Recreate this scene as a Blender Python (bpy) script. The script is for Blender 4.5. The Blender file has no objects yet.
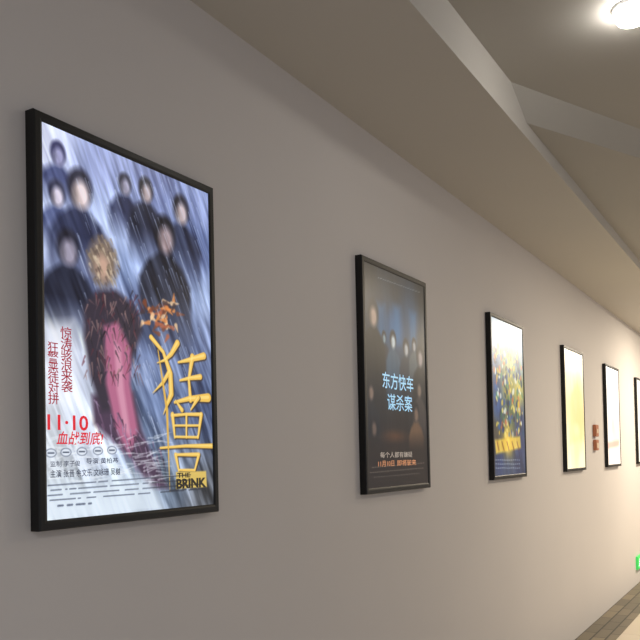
import bpy, bmesh, math, numpy as np
from mathutils import Matrix, Vector
rng=np.random.default_rng(7)
scene=bpy.context.scene
scene.view_settings.view_transform='Standard'
COL=bpy.context.collection

# ------------------------------------------------------------ camera (metres; wall face is y=0, corridor runs along +x)
FPX,YAW,PITCH,ROLL,PPY=798.95,.5328,.0207,-.0211,439.965
CAM=np.array([0,-1.5947,1.567]); FW,FH=.70,1.03; Z0=1.400; SX=[1.3141,3.0332,4.7279,6.5617,8.2436,10.08]
cy,sy,cp,sp=math.cos(YAW),math.sin(YAW),math.cos(PITCH),math.sin(PITCH)
F=np.array([cy*cp,sy*cp,sp]); r0=np.array([sy,-cy,0.]); u0=np.cross(r0,F)
RR=math.cos(ROLL)*r0+math.sin(ROLL)*u0; UU=-math.sin(ROLL)*r0+math.cos(ROLL)*u0
cd=bpy.data.cameras.new('camera'); cam=bpy.data.objects.new('camera',cd); COL.objects.link(cam)
cd.sensor_width=36; cd.lens=FPX*36/640; cd.shift_y=(PPY-320)/640; cd.clip_start=.05
cam.matrix_world=Matrix(((RR[0],UU[0],-F[0],CAM[0]),(RR[1],UU[1],-F[1],CAM[1]),(RR[2],UU[2],-F[2],CAM[2]),(0,0,0,1)))
scene.camera=cam

# ------------------------------------------------------------ helpers
def lin(c):
    c=np.asarray(c,float)/255.
    return np.where(c<=.04045,c/12.92,((c+.055)/1.055)**2.4)
def newmat(name):
    m=bpy.data.materials.new(name); m.use_nodes=True
    return m,m.node_tree.nodes,m.node_tree.links,m.node_tree.nodes['Principled BSDF']
def simple(name,rgb,rough=.5,metal=0,emit=0,noise=0,nscale=20,bump=0):
    m,n,l,b=newmat(name); c=tuple(lin(rgb))+(1,)
    b.inputs['Base Color'].default_value=c; b.inputs['Roughness'].default_value=rough; b.inputs['Metallic'].default_value=metal
    if emit:
        b.inputs['Emission Color'].default_value=c; b.inputs['Emission Strength'].default_value=emit
    if noise or bump:
        tc=n.new('ShaderNodeTexCoord'); t=n.new('ShaderNodeTexNoise'); t.inputs['Scale'].default_value=nscale; t.inputs['Detail'].default_value=5
        l.new(tc.outputs['Object'],t.inputs['Vector'])
        if noise:
            mx=n.new('ShaderNodeMix'); mx.data_type='RGBA'
            mx.inputs[6].default_value=tuple(np.clip(np.array(c[:3])*(1-noise),0,1))+(1,); mx.inputs[7].default_value=tuple(np.clip(np.array(c[:3])*(1+noise),0,1))+(1,)
            l.new(t.outputs['Fac'],mx.inputs[0]); l.new(mx.outputs[2],b.inputs['Base Color'])
        if bump:
            t2=n.new('ShaderNodeTexNoise'); t2.inputs['Scale'].default_value=nscale*14; l.new(tc.outputs['Object'],t2.inputs['Vector'])
            bp=n.new('ShaderNodeBump'); bp.inputs['Strength'].default_value=bump; bp.inputs['Distance'].default_value=.002
            l.new(t2.outputs['Fac'],bp.inputs['Height']); l.new(bp.outputs['Normal'],b.inputs['Normal'])
    return m
def mesh_obj(name,verts,faces,mat,parent=None,smooth=False):
    me=bpy.data.meshes.new(name); me.from_pydata([tuple(v) for v in verts],[],faces); me.materials.append(mat); me.update()
    o=bpy.data.objects.new(name,me); COL.objects.link(o)
    if parent: o.parent=parent
    if smooth:
        for p in me.polygons: p.use_smooth=True
    return o
def box(name,lo,hi,mat,parent=None,bev=0):
    bm=bmesh.new(); bmesh.ops.create_cube(bm,size=1)
    for v in bm.verts:
        v.co=Vector([(lo[i]+hi[i])/2+v.co[i]*(hi[i]-lo[i]) for i in range(3)])
    if bev: bmesh.ops.bevel(bm,geom=bm.edges[:],offset=bev,segments=2,affect='EDGES')
    bmesh.ops.recalc_face_normals(bm,faces=bm.faces)
    me=bpy.data.meshes.new(name); bm.to_mesh(me); bm.free(); me.materials.append(mat)
    o=bpy.data.objects.new(name,me); COL.objects.link(o)
    if parent: o.parent=parent
    return o
def empty(name,loc,label,cat,group=None):
    e=bpy.data.objects.new(name,None); e.location=loc; e.empty_display_size=.1; COL.objects.link(e)
    e['label']=label; e['category']=cat
    if group: e['group']=group
    return e

# ------------------------------------------------------------ materials
m_wall=simple('painted_plaster',(205,201,200),.75,noise=.03,nscale=1.5,bump=.25)
m_soff=simple('soffit_paint',(192,189,184),.8,noise=.03,nscale=1.2,bump=.15)
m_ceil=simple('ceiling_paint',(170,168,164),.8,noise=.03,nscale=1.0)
m_black=simple('black_anodised_aluminium',(18,18,19),.42,metal=.3,noise=.1,nscale=40)
m_back=simple('housing_grey',(60,60,62),.6,noise=.05)

m_stone,n,l,b=newmat('stone_border')
tc=n.new('ShaderNodeTexCoord'); br=n.new('ShaderNodeTexBrick'); br.inputs['Scale'].default_value=1
br.inputs['Brick Width'].default_value=.34; br.inputs['Row Height'].default_value=.11; br.inputs['Mortar Size'].default_value=.007
br.inputs['Color1'].default_value=(*lin((118,108,90)),1); br.inputs['Color2'].default_value=(*lin((88,82,70)),1); br.inputs['Mortar'].default_value=(*lin((42,38,32)),1)
l.new(tc.outputs['Object'],br.inputs['Vector']); l.new(br.outputs['Color'],b.inputs['Base Color']); b.inputs['Roughness'].default_value=.6
m_floor,n,l,b=newmat('pale_floor')
tc=n.new('ShaderNodeTexCoord'); br=n.new('ShaderNodeTexBrick'); br.inputs['Scale'].default_value=1
br.inputs['Brick Width'].default_value=.8; br.inputs['Row Height'].default_value=.8; br.inputs['Mortar Size'].default_value=.003; br.offset=0
br.inputs['Color1'].default_value=(*lin((200,190,172)),1); br.inputs['Color2'].default_value=(*lin((192,180,162)),1); br.inputs['Mortar'].default_value=(*lin((150,136,116)),1)
l.new(tc.outputs['Object'],br.inputs['Vector']); l.new(br.outputs['Color'],b.inputs['Base Color']); b.inputs['Roughness'].default_value=.3

# ------------------------------------------------------------ room
ZT=3.016; YE=-.585; X0,X1=-3,16; HA,HC=ZT+.15,ZT+.07
def struct(o): o['kind']='structure'; return o
struct(box('wall_left',(X0,0,0),(X1,.15,4.2),m_wall))
struct(box('wall_end',(X1,-6,0),(X1+.15,.15,4.2),m_wall))
struct(box('floor',(X0,-6,-.1),(X1,-.30,0),m_floor))
struct(box('trim_1',(X0,-.30,-.1),(X1,0,0.002),m_stone))
struct(box('trim_2',(X0,YE,ZT),(X1,0,ZT+.45),m_soff))
A0=(3.42,YE,HA+.02); A1=(10.49,-6,HA+.02); B0=(3.65,YE,HC); B1=(14.89,-6,HC)
cv=[(X0,YE,HA),(X0,-6,HA),A1,A0,B1,B0,(X1,-6,HC),(X1,YE,HC)]
struct(mesh_obj('ceiling',cv,[(0,1,2,3),(3,2,4,5),(5,4,6,7)],m_ceil))

# ------------------------------------------------------------ poster colour-field painter (colour stored on a fine flat mesh)
class Art:
    def __init__(s,k,w):
        s.k=k; s.A=(FH-.05)/(FW-.05); s.w=w; s.h=int(w*s.A)
        s.X,s.Y=np.meshgrid(np.linspace(0,1,s.w),np.linspace(0,s.A,s.h)); s.C=np.ones((s.h,s.w,3))*.5
    def q(s,x,y):   # photo measurement -> flat (rectified) coordinate on this print
        d=F+RR*(x-320)/FPX-UU*(y-PPY)/FPX; p=CAM+d*((-.0295-CAM[1])/d[1])
        return np.array([(p[0]-SX[s.k]-.025)/.65,(Z0+FH-.025-p[2])/.65])
    def put(s,m,c):
        m=np.clip(m,0,1)[...,None]; s.C=s.C*(1-m)+np.asarray(c,float)/255*m
    def ell(s,c,rx,ry,col,rot=0,soft=.12,a=1):
        dx=s.X-c[0]; dy=s.Y-c[1]; cr,sr=math.cos(rot),math.sin(rot)
        d=np.hypot((dx*cr+dy*sr)/rx,(-dx*sr+dy*cr)/ry); s.put(np.clip((1-d)/soft,0,1)*a,col)
    def poly(s,pts,col,soft=.004,a=1,fade=None):
        pts=[np.asarray(p) for p in pts]; ins=np.zeros(s.X.shape,bool); dmin=np.full(s.X.shape,9.)
        for i in range(len(pts)):
            p,q_=pts[i],pts[(i+1)%len(pts)]
            if p[1]!=q_[1]:
                c=((p[1]>s.Y)!=(q_[1]>s.Y))&(s.X<(q_[0]-p[0])*(s.Y-p[1])/(q_[1]-p[1])+p[0]); ins^=c
            e=q_-p; t=np.clip(((s.X-p[0])*e[0]+(s.Y-p[1])*e[1])/(e@e+1e-12),0,1)
            dmin=np.minimum(dmin,np.hypot(s.X-p[0]-t*e[0],s.Y-p[1]-t*e[1]))
        sd=np.where(ins,dmin,-dmin); m=np.clip(sd/soft+.5,0,1)*a
        if fade is not None: m=m*np.clip((fade[1]-s.Y)/(fade[1]-fade[0]),0,1)
        s.put(m,col)
    def stroke(s,pts,ws,col,soft=.003,a=1):
        m=np.zeros(s.X.shape)
        for i in range(len(pts)-1):
            p,q_=np.asarray(pts[i],float),np.asarray(pts[i+1],float); e=q_-p
            t=np.clip(((s.X-p[0])*e[0]+(s.Y-p[1])*e[1])/(e@e+1e-12),0,1)
            d=np.hypot(s.X-p[0]-t*e[0],s.Y-p[1]-t*e[1]); w=ws[i]*(1-t)+ws[i+1]*t
            m=np.maximum(m,np.clip((w-d)/soft+.5,0,1))
        s.put(m*a,col)
    def bg(s,ctrl,pw=3):
        num=np.zeros(s.C.shape); den=np.zeros(s.X.shape)
        for (x,y,c) in ctrl:
            p=s.q(x,y); w=1/(((s.X-p[0])**2+(s.Y-p[1])**2)+.003)**(pw/2); num+=w[...,None]*np.array(c)/255; den+=w
        s.C=num/den[...,None]
    def streak(s,ang,f_along,f_across,amp,seed,mask=None):
        ca,sa=math.cos(ang),math.sin(ang); P=(s.X*ca+s.Y*sa); Q=(-s.X*sa+s.Y*ca)
        g=np.random.default_rng(seed).random((64,256))
        def samp(a,b):
            a=a+20; b=b+40; ai=np.floor(a).astype(int); bi=np.floor(b).astype(int); ta=a-ai; tb=b-bi; ta=ta*ta*(3-2*ta); tb=tb*tb*(3-2*tb)
            G=lambda i,j:g[i%64,j%256]
            return (G(ai,bi)*(1-tb)+G(ai,bi+1)*tb)*(1-ta)+(G(ai+1,bi)*(1-tb)+G(ai+1,bi+1)*tb)*ta
        nz=samp(P*f_along,Q*f_across)*.6+samp(P*f_along*2.1,Q*f_across*2.3)*.4-.5
        if mask is not None: nz=nz*mask
        s.C=np.clip(s.C+amp*nz[...,None]*np.array([.95,1,1.08]),0,1)
    def spot(s,c,H,pale,dark,body,down=2.0,wide=.85,tilt=0):
        # generic soft colour patch: dark fading mass with a paler oval on top (no features)
        c=np.asarray(c,float); L=lambda x,y:c+H*np.array([x,y]); fd=(c[1]+H*down*.5,c[1]+H*down*1.1)
        s.poly([L(-.2,.35),L(-.7*wide,.62),L(-1.0*wide,1.0),L(-1.05*wide,down*1.1),L(1.05*wide,down*1.1),L(1.0*wide,1.0),L(.7*wide,.62),L(.2,.35)],body,.03,fade=fd)
        s.ell(L(0,-.08),.42*H,.52*H,dark,tilt,.35)
        s.ell(L(.03,.05),.31*H,.42*H,pale,tilt,.55)
        s.ell(L(-.16,.1),.14*H,.32*H,np.array(pale,float)*.55,tilt,.95,a=.7)

def q1art():
    a=Art(0,340); q=a.q
    a.bg([(42,140,(206,212,236)),(100,165,(146,158,204)),(150,180,(112,124,172)),(200,205,(134,148,196)),(45,225,(186,198,228)),(110,225,(164,180,218)),(130,270,(140,160,204)),(200,250,(76,92,138)),(205,300,(150,170,212)),(150,300,(98,110,150)),(60,330,(214,222,240)),(45,380,(230,235,244)),(45,450,(226,234,244)),(150,340,(78,94,134)),(160,400,(84,102,142)),(205,340,(84,100,140)),(205,400,(64,80,118)),(140,440,(112,130,164)),(95,430,(206,214,230)),(60,500,(214,226,238)),(120,490,(192,206,222)),(165,480,(122,138,160)),(205,495,(84,88,96)),(75,290,(106,118,162)),(75,240,(150,162,204)),(120,330,(74,84,120)),(75,350,(206,214,234))])
    low=np.clip((a.Y-.2)/.4,0,1)
    a.streak(math.radians(62),2.5,22,.42,3); a.streak(math.radians(50),4,20,.34,5,low*np.clip((a.X-.12)/.25,.35,1)); a.streak(math.radians(66),7,60,.26,9)
    for (x,y,H,pale,dark,body,down) in ((58,155,.11,(146,146,184),(44,44,80),(60,68,110),1.6),(57,195,.12,(196,188,206),(40,42,66),(74,84,126),1.7),(125,186,.11,(156,154,178),(38,40,60),(46,52,84),2.0),(146,192,.13,(184,170,176),(30,30,44),(34,38,60),2.4),(181,212,.16,(198,184,190),(30,30,46),(36,44,72),2.1),(80,192,.185,(206,190,192),(30,30,48),(38,44,74),1.9),(165,238,.20,(158,140,146),(24,24,36),(28,32,50),2.5),(68,250,.165,(146,140,160),(24,24,40),(26,30,50),2.2)):
        a.spot(q(x,y),H,pale,dark,body,down)
    a.streak(math.radians(62),3,34,.34,13)
    for i in range(44):
        x=rng.normal(166,11); y=rng.normal(314,10); t=rng.random()*6
        a.stroke([q(x,y),q(x+7*math.cos(t),y+7*math.sin(t))],[.011,.002],[(226,140,70),(120,60,36),(236,196,150),(56,40,46),(170,90,60)][i%5],.008,a=.8)
    for i in range(280):
        x=rng.uniform(76,205); y=rng.uniform(170,430); L_=rng.uniform(5,26)
        a.stroke([q(x,y),q(x+L_*.35,y+L_)],[.003,.0005],(196,208,234),.004,a=.4)
    a.poly([q(92,395),q(134,392),q(142,430),q(156,464),q(168,488),q(150,488),q(130,458),q(112,440),q(94,424)],(70,52,74),.03)
    a.poly([q(84,306),q(98,290),q(116,290),q(134,306),q(142,330),q(134,356),q(128,376),q(134,408),q(102,412),q(90,376),q(84,338)],(48,40,54),.03)
    a.poly([q(104,326),q(118,322),q(131,350),q(130,384),q(138,430),q(130,456),q(116,430),q(106,384)],(170,98,130),.025)
    a.poly([q(114,340),q(121,348),q(124,390),q(131,438),q(124,430),q(117,390)],(206,146,170),.02,a=.8)
    for i in range(170):
        x=rng.uniform(84,142); y=rng.uniform(288,376)
        a.stroke([q(x,y),q(x+rng.uniform(-5,5),y+rng.uniform(4,14))],[.0045,.001],[(112,84,88),(24,18,28),(150,120,116),(92,36,48),(60,52,70)][i%5],.004,a=.55)
    for i in range(70):
        x=rng.uniform(94,164); y=400+(x-96)*.9+rng.uniform(-10,30)
        a.stroke([q(x,y),q(x+rng.uniform(0,6),y+rng.uniform(5,14))],[.0045,.001],[(120,90,120),(40,30,48),(150,130,160)][i%3],.004,a=.6)
    p=q(103,262); a.ell(p,.10,.125,(124,108,98),0,.45); a.ell(p+[0,.02],.055,.075,(190,156,138),0,.7)
    for i in range(90):
        t=rng.uniform(0,6.28); rr=rng.uniform(.3,1.0); s0=p+np.array([.09*rr*math.cos(t),-.01+.11*rr*math.sin(t)]); s1=s0+rng.uniform(.01,.03)*np.array([.5,.87])
        a.stroke([s0,s1],[.006,.002],[(150,132,110),(84,72,66),(206,190,166),(110,96,82)][i%4],.006,a=.6)
    for i in range(110):
        x=rng.uniform(46,160); y=rng.uniform(436,482)
        a.stroke([q(x,y),q(x+rng.uniform(8,20),y-rng.uniform(-3,6))],[.004,.001],(232,238,246),.004,a=.4)
    a.poly([q(42,486),q(150,478),q(165,512),q(42,522)],(212,224,236),.05,a=.8)
    a.poly([q(44,325),q(73,322),q(76,395),q(44,405)],(226,230,242),.06,a=.75)
    def glyph(strokes,ox,oy,w,h,col,sh,tw=1.0):
        for pts,ws in strokes:
            P=[q(ox+x*w,oy+y*h+x*sh) for x,y in pts]
            a.stroke([p_+np.array([.005,.005]) for p_ in P],[v*1.1*tw for v in ws],(46,36,32),.006,a=.85)
        for pts,ws in strokes:
            P=[q(ox+x*w,oy+y*h+x*sh) for x,y in pts]; a.stroke(P,[v*tw for v in ws],col,.003)
        for pts,ws in strokes:
            P=[q(ox+x*w,oy+y*h+x*sh)-np.array([.001,.002]) for x,y in pts]; a.stroke(P,[v*.4*tw for v in ws],(248,222,140),.005,a=.6)
    g=(226,182,78)
    glyph([([(.44,-.02),(.30,.16),(.16,.27),(-.02,.34)],[.019,.014,.009,.002]),([(-.16,-.02),(.12,.16),(.28,.45),(.30,.75),(.12,1.08)],[.014,.011,.018,.019,.001]),([(.26,.42),(.12,.60),(-.12,.80)],[.014,.011,.001]),
      ([(.46,.26),(.7,.19),(1.04,.08)],[.006,.013,.021]),([(.5,.52),(.7,.46),(.96,.40)],[.006,.011,.017]),([(.38,.86),(.7,.76),(1.14,.68)],[.008,.015,.026]),([(.78,.13),(.70,.48),(.74,.78)],[.019,.010,.014])],158,340,44,68,g,10,.82)
    glyph([([(.24,-.06),(.40,.08)],[.006,.018]),([(.80,-.12),(.62,.07)],[.021,.006]),([(.14,.17),(.5,.14),(.88,.13)],[.011,.011,.015]),([(.16,.15),(.22,.50)],[.018,.009]),([(.88,.13),(.80,.49)],[.019,.009]),([(.20,.32),(.84,.30)],[.008,.009]),([(.22,.49),(.80,.48)],[.009,.010]),([(.51,.14),(.51,.49)],[.011,.009]),
      ([(-.14,.67),(.5,.62),(1.16,.60)],[.008,.012,.020]),([(.24,.76),(.32,1.0)],[.016,.009]),([(.24,.76),(.82,.74),(.72,.98)],[.010,.016,.009]),([(.32,.99),(.72,.98)],[.009,.010])],166,404,40,66,g,2,.62)
    a.stroke([q(158,350),q(167,410),q(170,492)],[.003,.008,.001],(214,170,70),.004)
    a.poly([q(176,472),q(206,471),q(207,487),q(176,489)],(206,178,92),.006)
    for i,x in enumerate((51,66,82,98,112)):
        c=q(x,453-i*.7); a.ell(c,.030,.019,(80,90,112),0,.2,a=.8); a.ell(c,.025,.015,(214,222,234),0,.2); a.stroke([c-[.014,0],c+[.014,0]],[.003,.003],(70,80,100),.003)
    for (y,x0,x1,th,dens) in ((486,48,190,.0026,.85),(491,48,195,.0026,.85),(496,48,200,.0026,.8),(501,50,204,.0026,.7),(507,55,90,.004,.6),(500,170,204,.004,.6)):
        x=x0
        while x<x1:
            dx=rng.uniform(1.2,3.4)
            if rng.random()<dens:
                yy=y-(x-43)*.075; a.stroke([q(x,yy),q(x+dx,yy-.1*dx)],[th,th],(52,60,84) if x<150 else (40,42,52),.003,a=.7)
            x+=dx+.7
    return a
def q2art():
    a=Art(1,220); q=a.q
    a.bg([(365,270,(16,18,26)),(395,285,(18,26,38)),(424,295,(14,18,24)),(370,310,(12,24,42)),(395,330,(30,80,122)),(410,320,(22,54,82)),(422,350,(12,24,36)),(372,370,(10,16,28)),(395,365,(16,44,68)),(400,385,(10,18,28)),(370,420,(20,18,22)),(400,420,(28,22,22)),(424,430,(24,22,24)),(395,450,(48,32,24)),(370,470,(32,22,20)),(420,470,(30,22,18)),(395,480,(24,18,16))])
    for (x,y) in ((381,318),(397,320),(413,326)):
        c=q(x,y); a.poly([c+[-.06,-.1],c+[.06,-.1],c+[.06,.16],c+[-.06,.16]],(36,96,140),.07,a=.6)
    for x0,y0,Hh,co,sk in ((384,338,.10,(14,22,36),(110,130,140)),(393,341,.15,(40,66,86),(170,178,180)),(406,349,.15,(18,32,48),(156,158,160)),(414,346,.12,(60,70,76),(130,132,136)),(373,315,.22,(8,10,16),(150,128,114)),(420,358,.19,(12,14,20),(136,124,122)),(371,392,.15,(18,22,30),(110,92,82)),(419,390,.16,(54,48,46),(112,96,84)),(416,414,.17,(96,72,52),(110,90,76)),(374,428,.15,(24,20,22),(90,74,66))):
        a.spot(q(x0,y0),Hh,sk,(18,18,24),co,3.0,.8)
    a.streak(1.5,3,30,.06,21)
    a.poly([q(362,444),q(428,440),q(428,490),q(362,495)],(26,18,16),.14,a=.9)
    a.ell(q(396,436),.3,.06,(110,66,36),0,.9,a=.5)
    for y,x0,x1,cc in ((468,372,424,(120,110,100)),(473,370,424,(120,110,100)),(478,374,420,(100,92,86)),(272,378,420,(110,120,130))):
        x=x0
        while x<x1:
            dx=rng.uniform(.8,2.2); yy=y-(x-366)*.09 if y>300 else y+(x-362)*.36; a.stroke([q(x,yy),q(x+dx,yy)],[.003,.003],cc,.003,a=.7); x+=dx+.8
    return a
def q3art():
    a=Art(2,140); q=a.q
    a.bg([(492,325,(120,150,176)),(505,330,(150,184,202)),(520,335,(110,146,176)),(495,350,(60,100,150)),(507,355,(150,160,120)),(518,360,(70,110,140)),(495,380,(44,70,116)),(508,385,(170,156,70)),(518,390,(190,176,90)),(498,405,(40,70,120)),(510,415,(96,110,80)),(520,420,(50,60,96)),(496,435,(70,64,54)),(508,440,(210,172,60)),(519,445,(46,56,96)),(500,462,(30,48,90)),(518,466,(24,40,76)),(508,472,(44,60,90))])
    r2=np.random.default_rng(11)
    cols=[(214,184,60),(40,70,130),(180,100,56),(70,120,86),(210,214,206),(36,40,66),(224,204,110),(40,90,150),(30,60,90)]
    for i in range(240):
        c=np.array([r2.uniform(.05,.95),r2.uniform(.25,1.12)]); a.ell(c,r2.uniform(.012,.045),r2.uniform(.015,.06),cols[r2.integers(9)],r2.uniform(-1,1),.4,a=.8)
    a.poly([q(495,440),q(520,436),q(521,448),q(496,454)],(226,190,70),.03,a=.85)
    for i in range(5):
        x=497+i*5; a.stroke([q(x,442),q(x+2,450)],[.012,.012],(120,60,40),.01,a=.7)
    a.streak(1.2,5,18,.18,4)
    for y in (460,464,468):
        x=494
        while x<520:
            a.stroke([q(x,y),q(x+1.2,y)],[.004,.004],(170,176,190),.004,a=.7); x+=1.9
    return a
def q4art():
    a=Art(3,90); q=a.q
    a.bg([(565,352,(252,246,226)),(575,360,(250,242,212)),(583,362,(252,246,228)),(568,380,(248,236,190)),(578,390,(244,226,168)),(570,410,(246,228,168)),(580,420,(242,218,152)),(568,440,(250,238,188)),(578,445,(246,226,170)),(568,465,(252,242,206)),(582,462,(250,238,196))])
    a.poly([q(571,395),q(577,382),q(582,396),q(584,440),q(570,444)],(234,204,132),.08,a=.45)
    a.ell(q(576,430),.3,.12,(252,238,180),0,.8,a=.7); a.streak(1.4,4,14,.08,6)
    return a
def q5art():
    a=Art(4,80); q=a.q
    a.bg([(606,370,(255,252,244)),(614,380,(255,250,240)),(608,400,(254,248,236)),(616,410,(252,240,226)),(608,430,(252,238,222)),(616,440,(246,222,200)),(608,455,(250,236,220)),(618,460,(250,238,224))])
    a.ell(q(613,425),.2,.26,(240,206,180),0,.8,a=.7); a.poly([q(608,442),q(619,440),q(619,446),q(608,449)],(216,140,120),.05,a=.6)
    return a
def q6art():
    a=Art(5,60); a.C[:]=np.array([252,246,228])/255; a.streak(1.3,3,8,.05,2); return a

def print_material(name,strength):
    m,n,l,b=newmat(name); at=n.new('ShaderNodeVertexColor'); at.layer_name='Col'
    mul=n.new('ShaderNodeMix'); mul.data_type='RGBA'; mul.blend_type='MULTIPLY'; mul.inputs[0].default_value=1; mul.inputs[7].default_value=(.25,.25,.25,1)
    l.new(at.outputs['Color'],mul.inputs[6]); l.new(mul.outputs[2],b.inputs['Base Color']); l.new(at.outputs['Color'],b.inputs['Emission Color'])
    b.inputs['Emission Strength'].default_value=strength; b.inputs['Roughness'].default_value=.3
    return m
def make_print(a,parent,mat):
    w,h=a.w,a.h; x=.025+a.X*.65; z=FH-.025-a.Y*.65
    co=np.stack([x,np.full_like(x,-.0295),z],-1).reshape(-1,3)
    i=np.arange(h*w).reshape(h,w); fc=np.stack([i[1:,:-1],i[1:,1:],i[:-1,1:],i[:-1,:-1]],-1).reshape(-1,4)
    me=bpy.data.meshes.new('poster_print'); me.vertices.add(len(co)); me.vertices.foreach_set('co',co.ravel())
    me.loops.add(fc.size); me.loops.foreach_set('vertex_index',fc.ravel().astype(np.int32)); me.polygons.add(len(fc)); me.polygons.foreach_set('loop_start',np.arange(0,fc.size,4,dtype=np.int32)); me.polygons.foreach_set('loop_total',np.full(len(fc),4,np.int32))
    me.update(); me.validate()
    ca=me.color_attributes.new('Col','FLOAT_COLOR','POINT'); C=np.ones((h*w,4)); C[:,:3]=lin(np.clip(a.C,0,1).reshape(-1,3)*255); ca.data.foreach_set('color',C.ravel().astype(np.float32))
    me.materials.append(mat); o=bpy.data.objects.new('poster_print',me); COL.objects.link(o); o.parent=parent; return o
tm={}
def lettering(a,parent,body,bx,rgb,strength=1.0,bold=0,shear=0,name='lettering'):
    x0,y0,x1,y1=bx; p=a.q(x0,y0); p2=a.q(x0,y1); u1=a.q(x1,(y0+y1)/2)[0]
    cu=bpy.data.curves.new(name,'FONT'); cu.body=body; cu.offset=bold; cu.shear=shear; cu.space_line=.85; cu.resolution_u=3
    t=bpy.data.objects.new(name,cu); COL.objects.link(t); dg=bpy.context.evaluated_depsgraph_get(); me=bpy.data.meshes.new_from_object(t.evaluated_get(dg)); bpy.data.objects.remove(t)
    n_=len(me.vertices); co=np.zeros(n_*3); me.vertices.foreach_get('co',co); co=co.reshape(-1,3); lo=co.min(0); hi=co.max(0)
    cx=(co[:,0]-lo[0])/(hi[0]-lo[0]); cz=(co[:,1]-lo[1])/(hi[1]-lo[1])
    X=.025+.65*(p[0]+cx*(u1-p[0])); Z=FH-.025-.65*(p2[1]+cz*(p[1]-p2[1]))
    me.vertices.foreach_set('co',np.stack([X,np.full(n_,-.0305),Z],-1).ravel()); me.update()
    key=(tuple(rgb),strength)
    if key not in tm: tm[key]=simple('ink',rgb,.4,emit=strength)
    me.materials.clear(); me.materials.append(tm[key])
    o=bpy.data.objects.new(name,me); COL.objects.link(o); o.parent=parent; return o

# ------------------------------------------------------------ frames
def frame_mesh():
    prof=[(0,0),(0,.029),(.003,.033),(.017,.033),(.0215,.032),(.025,.030),(.025,.012)]
    vs=[];fs=[]; n=len(prof)
    for c in range(4):
        for (i,d) in prof:
            x=i if c in(0,3) else FW-i; z=i if c in(0,1) else FH-i; vs.append((x,-d,z))
    for c in range(4):
        for k in range(n-1):
            a_=c*n+k; b_=((c+1)%4)*n+k; fs.append((a_,a_+1,b_+1,b_))
    return vs,fs
labels=['black-framed lit poster, stormy blue artwork with yellow brushed title','black-framed lit poster, dark navy artwork with pale blue title','black-framed lit poster with colourful blue and yellow artwork','black-framed lit poster glowing pale golden on plaster wall','black-framed lit poster glowing almost white on plaster wall','black-framed cream lit poster above the green exit sign']
arts=[q1art(),q2art(),q3art(),q4art(),q5art(),q6art()]
ST=[1.05,.95,1.05,1.1,1.35,1.2]
fm=None
for k in range(6):
    e=empty('framed_poster',(SX[k],0,Z0),labels[k],'framed poster','row of lightbox posters on the wall')
    if fm is None:
        vs,fs=frame_mesh(); fo=mesh_obj('frame',vs,fs,m_black,e); fm=fo.data
        bm=bmesh.new(); bm.from_mesh(fm); bmesh.ops.recalc_face_normals(bm,faces=bm.faces); bm.to_mesh(fm); bm.free()
        bo=box('backing_panel',(.004,-.024,.004),(FW-.004,-.001,FH-.004),m_back,e); bme=bo.data
    else:
        for nm,me in (('frame',fm),('backing_panel',bme)):
            o=bpy.data.objects.new(nm,me); COL.objects.link(o); o.parent=e
    pr=make_print(arts[k],e,print_material('backlit_print',ST[k])); A_=arts[k]
    T=lambda *s,**w: lettering(A_,pr,*s,**w)
    if k==0:
        T('惊\n涛\n骇\n浪\n来\n袭',(60,326,72,392),(150,26,46),.8,.008,name='slogan_lettering')
        T('狂\n警\n恶\n徒\n对\n拼',(47,341,58.5,404),(150,26,46),.8,.008,name='slogan_lettering')
        T('11·10',(47,414,88,430),(196,30,44),1,.02,name='date_lettering')
        T('血战到底!',(56,431,103,445),(190,34,50),1,.015,.2,name='slogan_lettering')
        T('监制 李子俊',(50,461,80,467),(50,56,80),.8,.008,name='credit_lettering')
        T('导演 黄柏基',(86,458,118,464),(50,56,80),.8,.008,name='credit_lettering')
        T('主演 张晋 余文乐 文咏珊 吴樾',(50,470,120,478),(40,46,70),.8,.01,name='cast_lettering')
        T('THE',(177,473,190,478),(40,36,30),.6,.03,name='title_lettering')
        T('BRINK',(176,479,206,489),(40,36,30),.6,.05,name='title_lettering')
    if k==1:
        T('东方快车',(382,371,413,388),(140,185,215),.95,.012,name='title_lettering')
        T('谋杀案',(387,393,412,410),(140,185,215),.95,.008,name='title_lettering')
        T('每个人都有嫌疑',(380,452,412,458),(170,160,150),.8,.0,name='slogan_lettering')
        T('11月10日',(378,461,394,467),(190,130,90),.8,.01,name='date_lettering')
        T('即将驶来',(397,460,416,466),(190,130,90),.8,.01,name='slogan_lettering')

# ------------------------------------------------------------ small wall things
m_red=simple('red_plastic',(178,112,80),.4,noise=.05); m_white=simple('white_plastic',(225,205,180),.4,noise=.03); m_green=simple('green_sign',(60,190,90),.4,emit=.7,noise=.02); m_wl=simple('white_sign',(235,250,235),.4,emit=1.0)
e=empty('fire_alarm_box',(7.72,0,1.70),'small red fire alarm sounder on plaster wall','fire alarm'); box('housing',(0,-.03,0),(.13,.0,.11),m_red,e,.004); box('sounder_grille',(.03,-.034,.03),(.09,-.03,.07),m_white,e,.001)
e=empty('call_point',(7.72,0,1.57),'small red manual call point below the alarm','fire alarm'); box('housing',(0,-.03,0),(.12,.0,.10),m_red,e,.004); box('push_plate',(.02,-.034,.02),(.09,-.03,.07),m_white,e,.001)
e=empty('exit_sign',(9.86,0,.175),'green glowing low-level exit sign on plaster wall','exit sign'); box('housing',(0,-.025,0),(.36,0,.15),m_green,e,.004); box('sign_panel',(.01,-.028,.01),(.35,-.025,.14),m_green,e)
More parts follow.
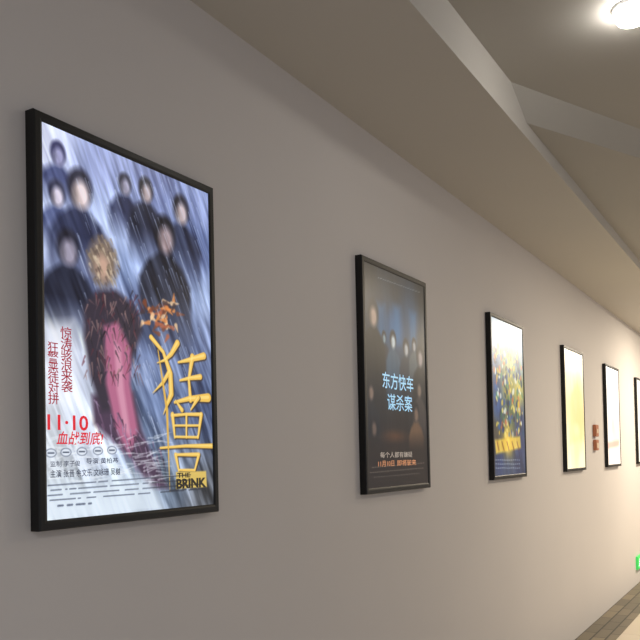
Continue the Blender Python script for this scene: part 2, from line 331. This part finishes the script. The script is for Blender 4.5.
man=[((.10,.112),(.10,.1121),.012),((.10,.098),(.088,.065),.010),((.088,.065),(.115,.05),.007),((.115,.05),(.105,.025),.006),((.088,.065),(.07,.045),.007),((.07,.045),(.045,.04),.006),((.10,.092),(.125,.075),.005),((.10,.092),(.075,.085),.005),((.18,.075),(.28,.075),.008),((.28,.075),(.25,.1),.007),((.28,.075),(.25,.05),.007)]
vs=[];fs=[]
for p,q_,w in man:
    p=np.array(p);q_=np.array(q_); d=q_-p; d=d/np.linalg.norm(d); nn=np.array([-d[1],d[0]]); b0=len(vs)
    for c in (p-d*w-nn*w,q_+d*w-nn*w,q_+d*w+nn*w,p-d*w+nn*w): vs.append((c[0],-.0285,c[1]))
    fs.append((b0,b0+1,b0+2,b0+3))
mesh_obj('running_figure_symbol',vs,fs,m_wl,e)

m_trim=simple('white_trim',(235,232,225),.4,emit=.6); m_lamp=simple('lamp_diffuser',(255,248,236),.4,emit=60)
LX,LY=3.085,-1.14
e=empty('ceiling_downlight',(LX,LY,HA+.018),'round white downlight glowing in ceiling','downlight')
N=40
def lathe(name,prof,mat,par,smooth=True):
    bm=bmesh.new(); rings=[[bm.verts.new((r*math.cos(2*math.pi*i/N),r*math.sin(2*math.pi*i/N),z)) for i in range(N)] for r,z in prof]
    for a_,b_ in zip(rings,rings[1:]):
        for i in range(N): bm.faces.new((a_[i],a_[(i+1)%N],b_[(i+1)%N],b_[i]))
    if prof[-1][0]<.02: bm.faces.new(rings[-1])
    bmesh.ops.recalc_face_normals(bm,faces=bm.faces)
    me=bpy.data.meshes.new(name); bm.to_mesh(me); bm.free(); me.materials.append(mat); o=bpy.data.objects.new(name,me); COL.objects.link(o); o.parent=par
    for p in me.polygons: p.use_smooth=smooth
    return o
lathe('trim_ring',[(.072,0),(.071,-.010),(.068,-.012),(.066,-.006)],m_trim,e)
lathe('diffuser',[(.066,-.006),(.064,-.030),(.054,-.048),(.03,-.060),(.01,-.063)],m_lamp,e)

# ------------------------------------------------------------ lights
def area(loc,size,power,col):
    L=bpy.data.lights.new('lamp_light','AREA'); L.shape='DISK'; L.size=size; L.energy=power; L.color=col; o=bpy.data.objects.new('lamp_light',L); o.location=loc; COL.objects.link(o); return o
warm=(1,.86,.66); neut=(.97,.98,1.0)
area((6.5,-2.4,HC-.02),.4,74,warm); area((9.8,-1.5,HC-.02),.4,125,warm); area((12.5,-1.6,HC-.02),.4,110,warm)
area((-1.0,-2.6,3.0),.8,34,neut)
w=bpy.data.worlds.new('world'); scene.world=w; w.use_nodes=True; w.node_tree.nodes['Background'].inputs[0].default_value=(.77,.78,.84,1); w.node_tree.nodes['Background'].inputs[1].default_value=.54
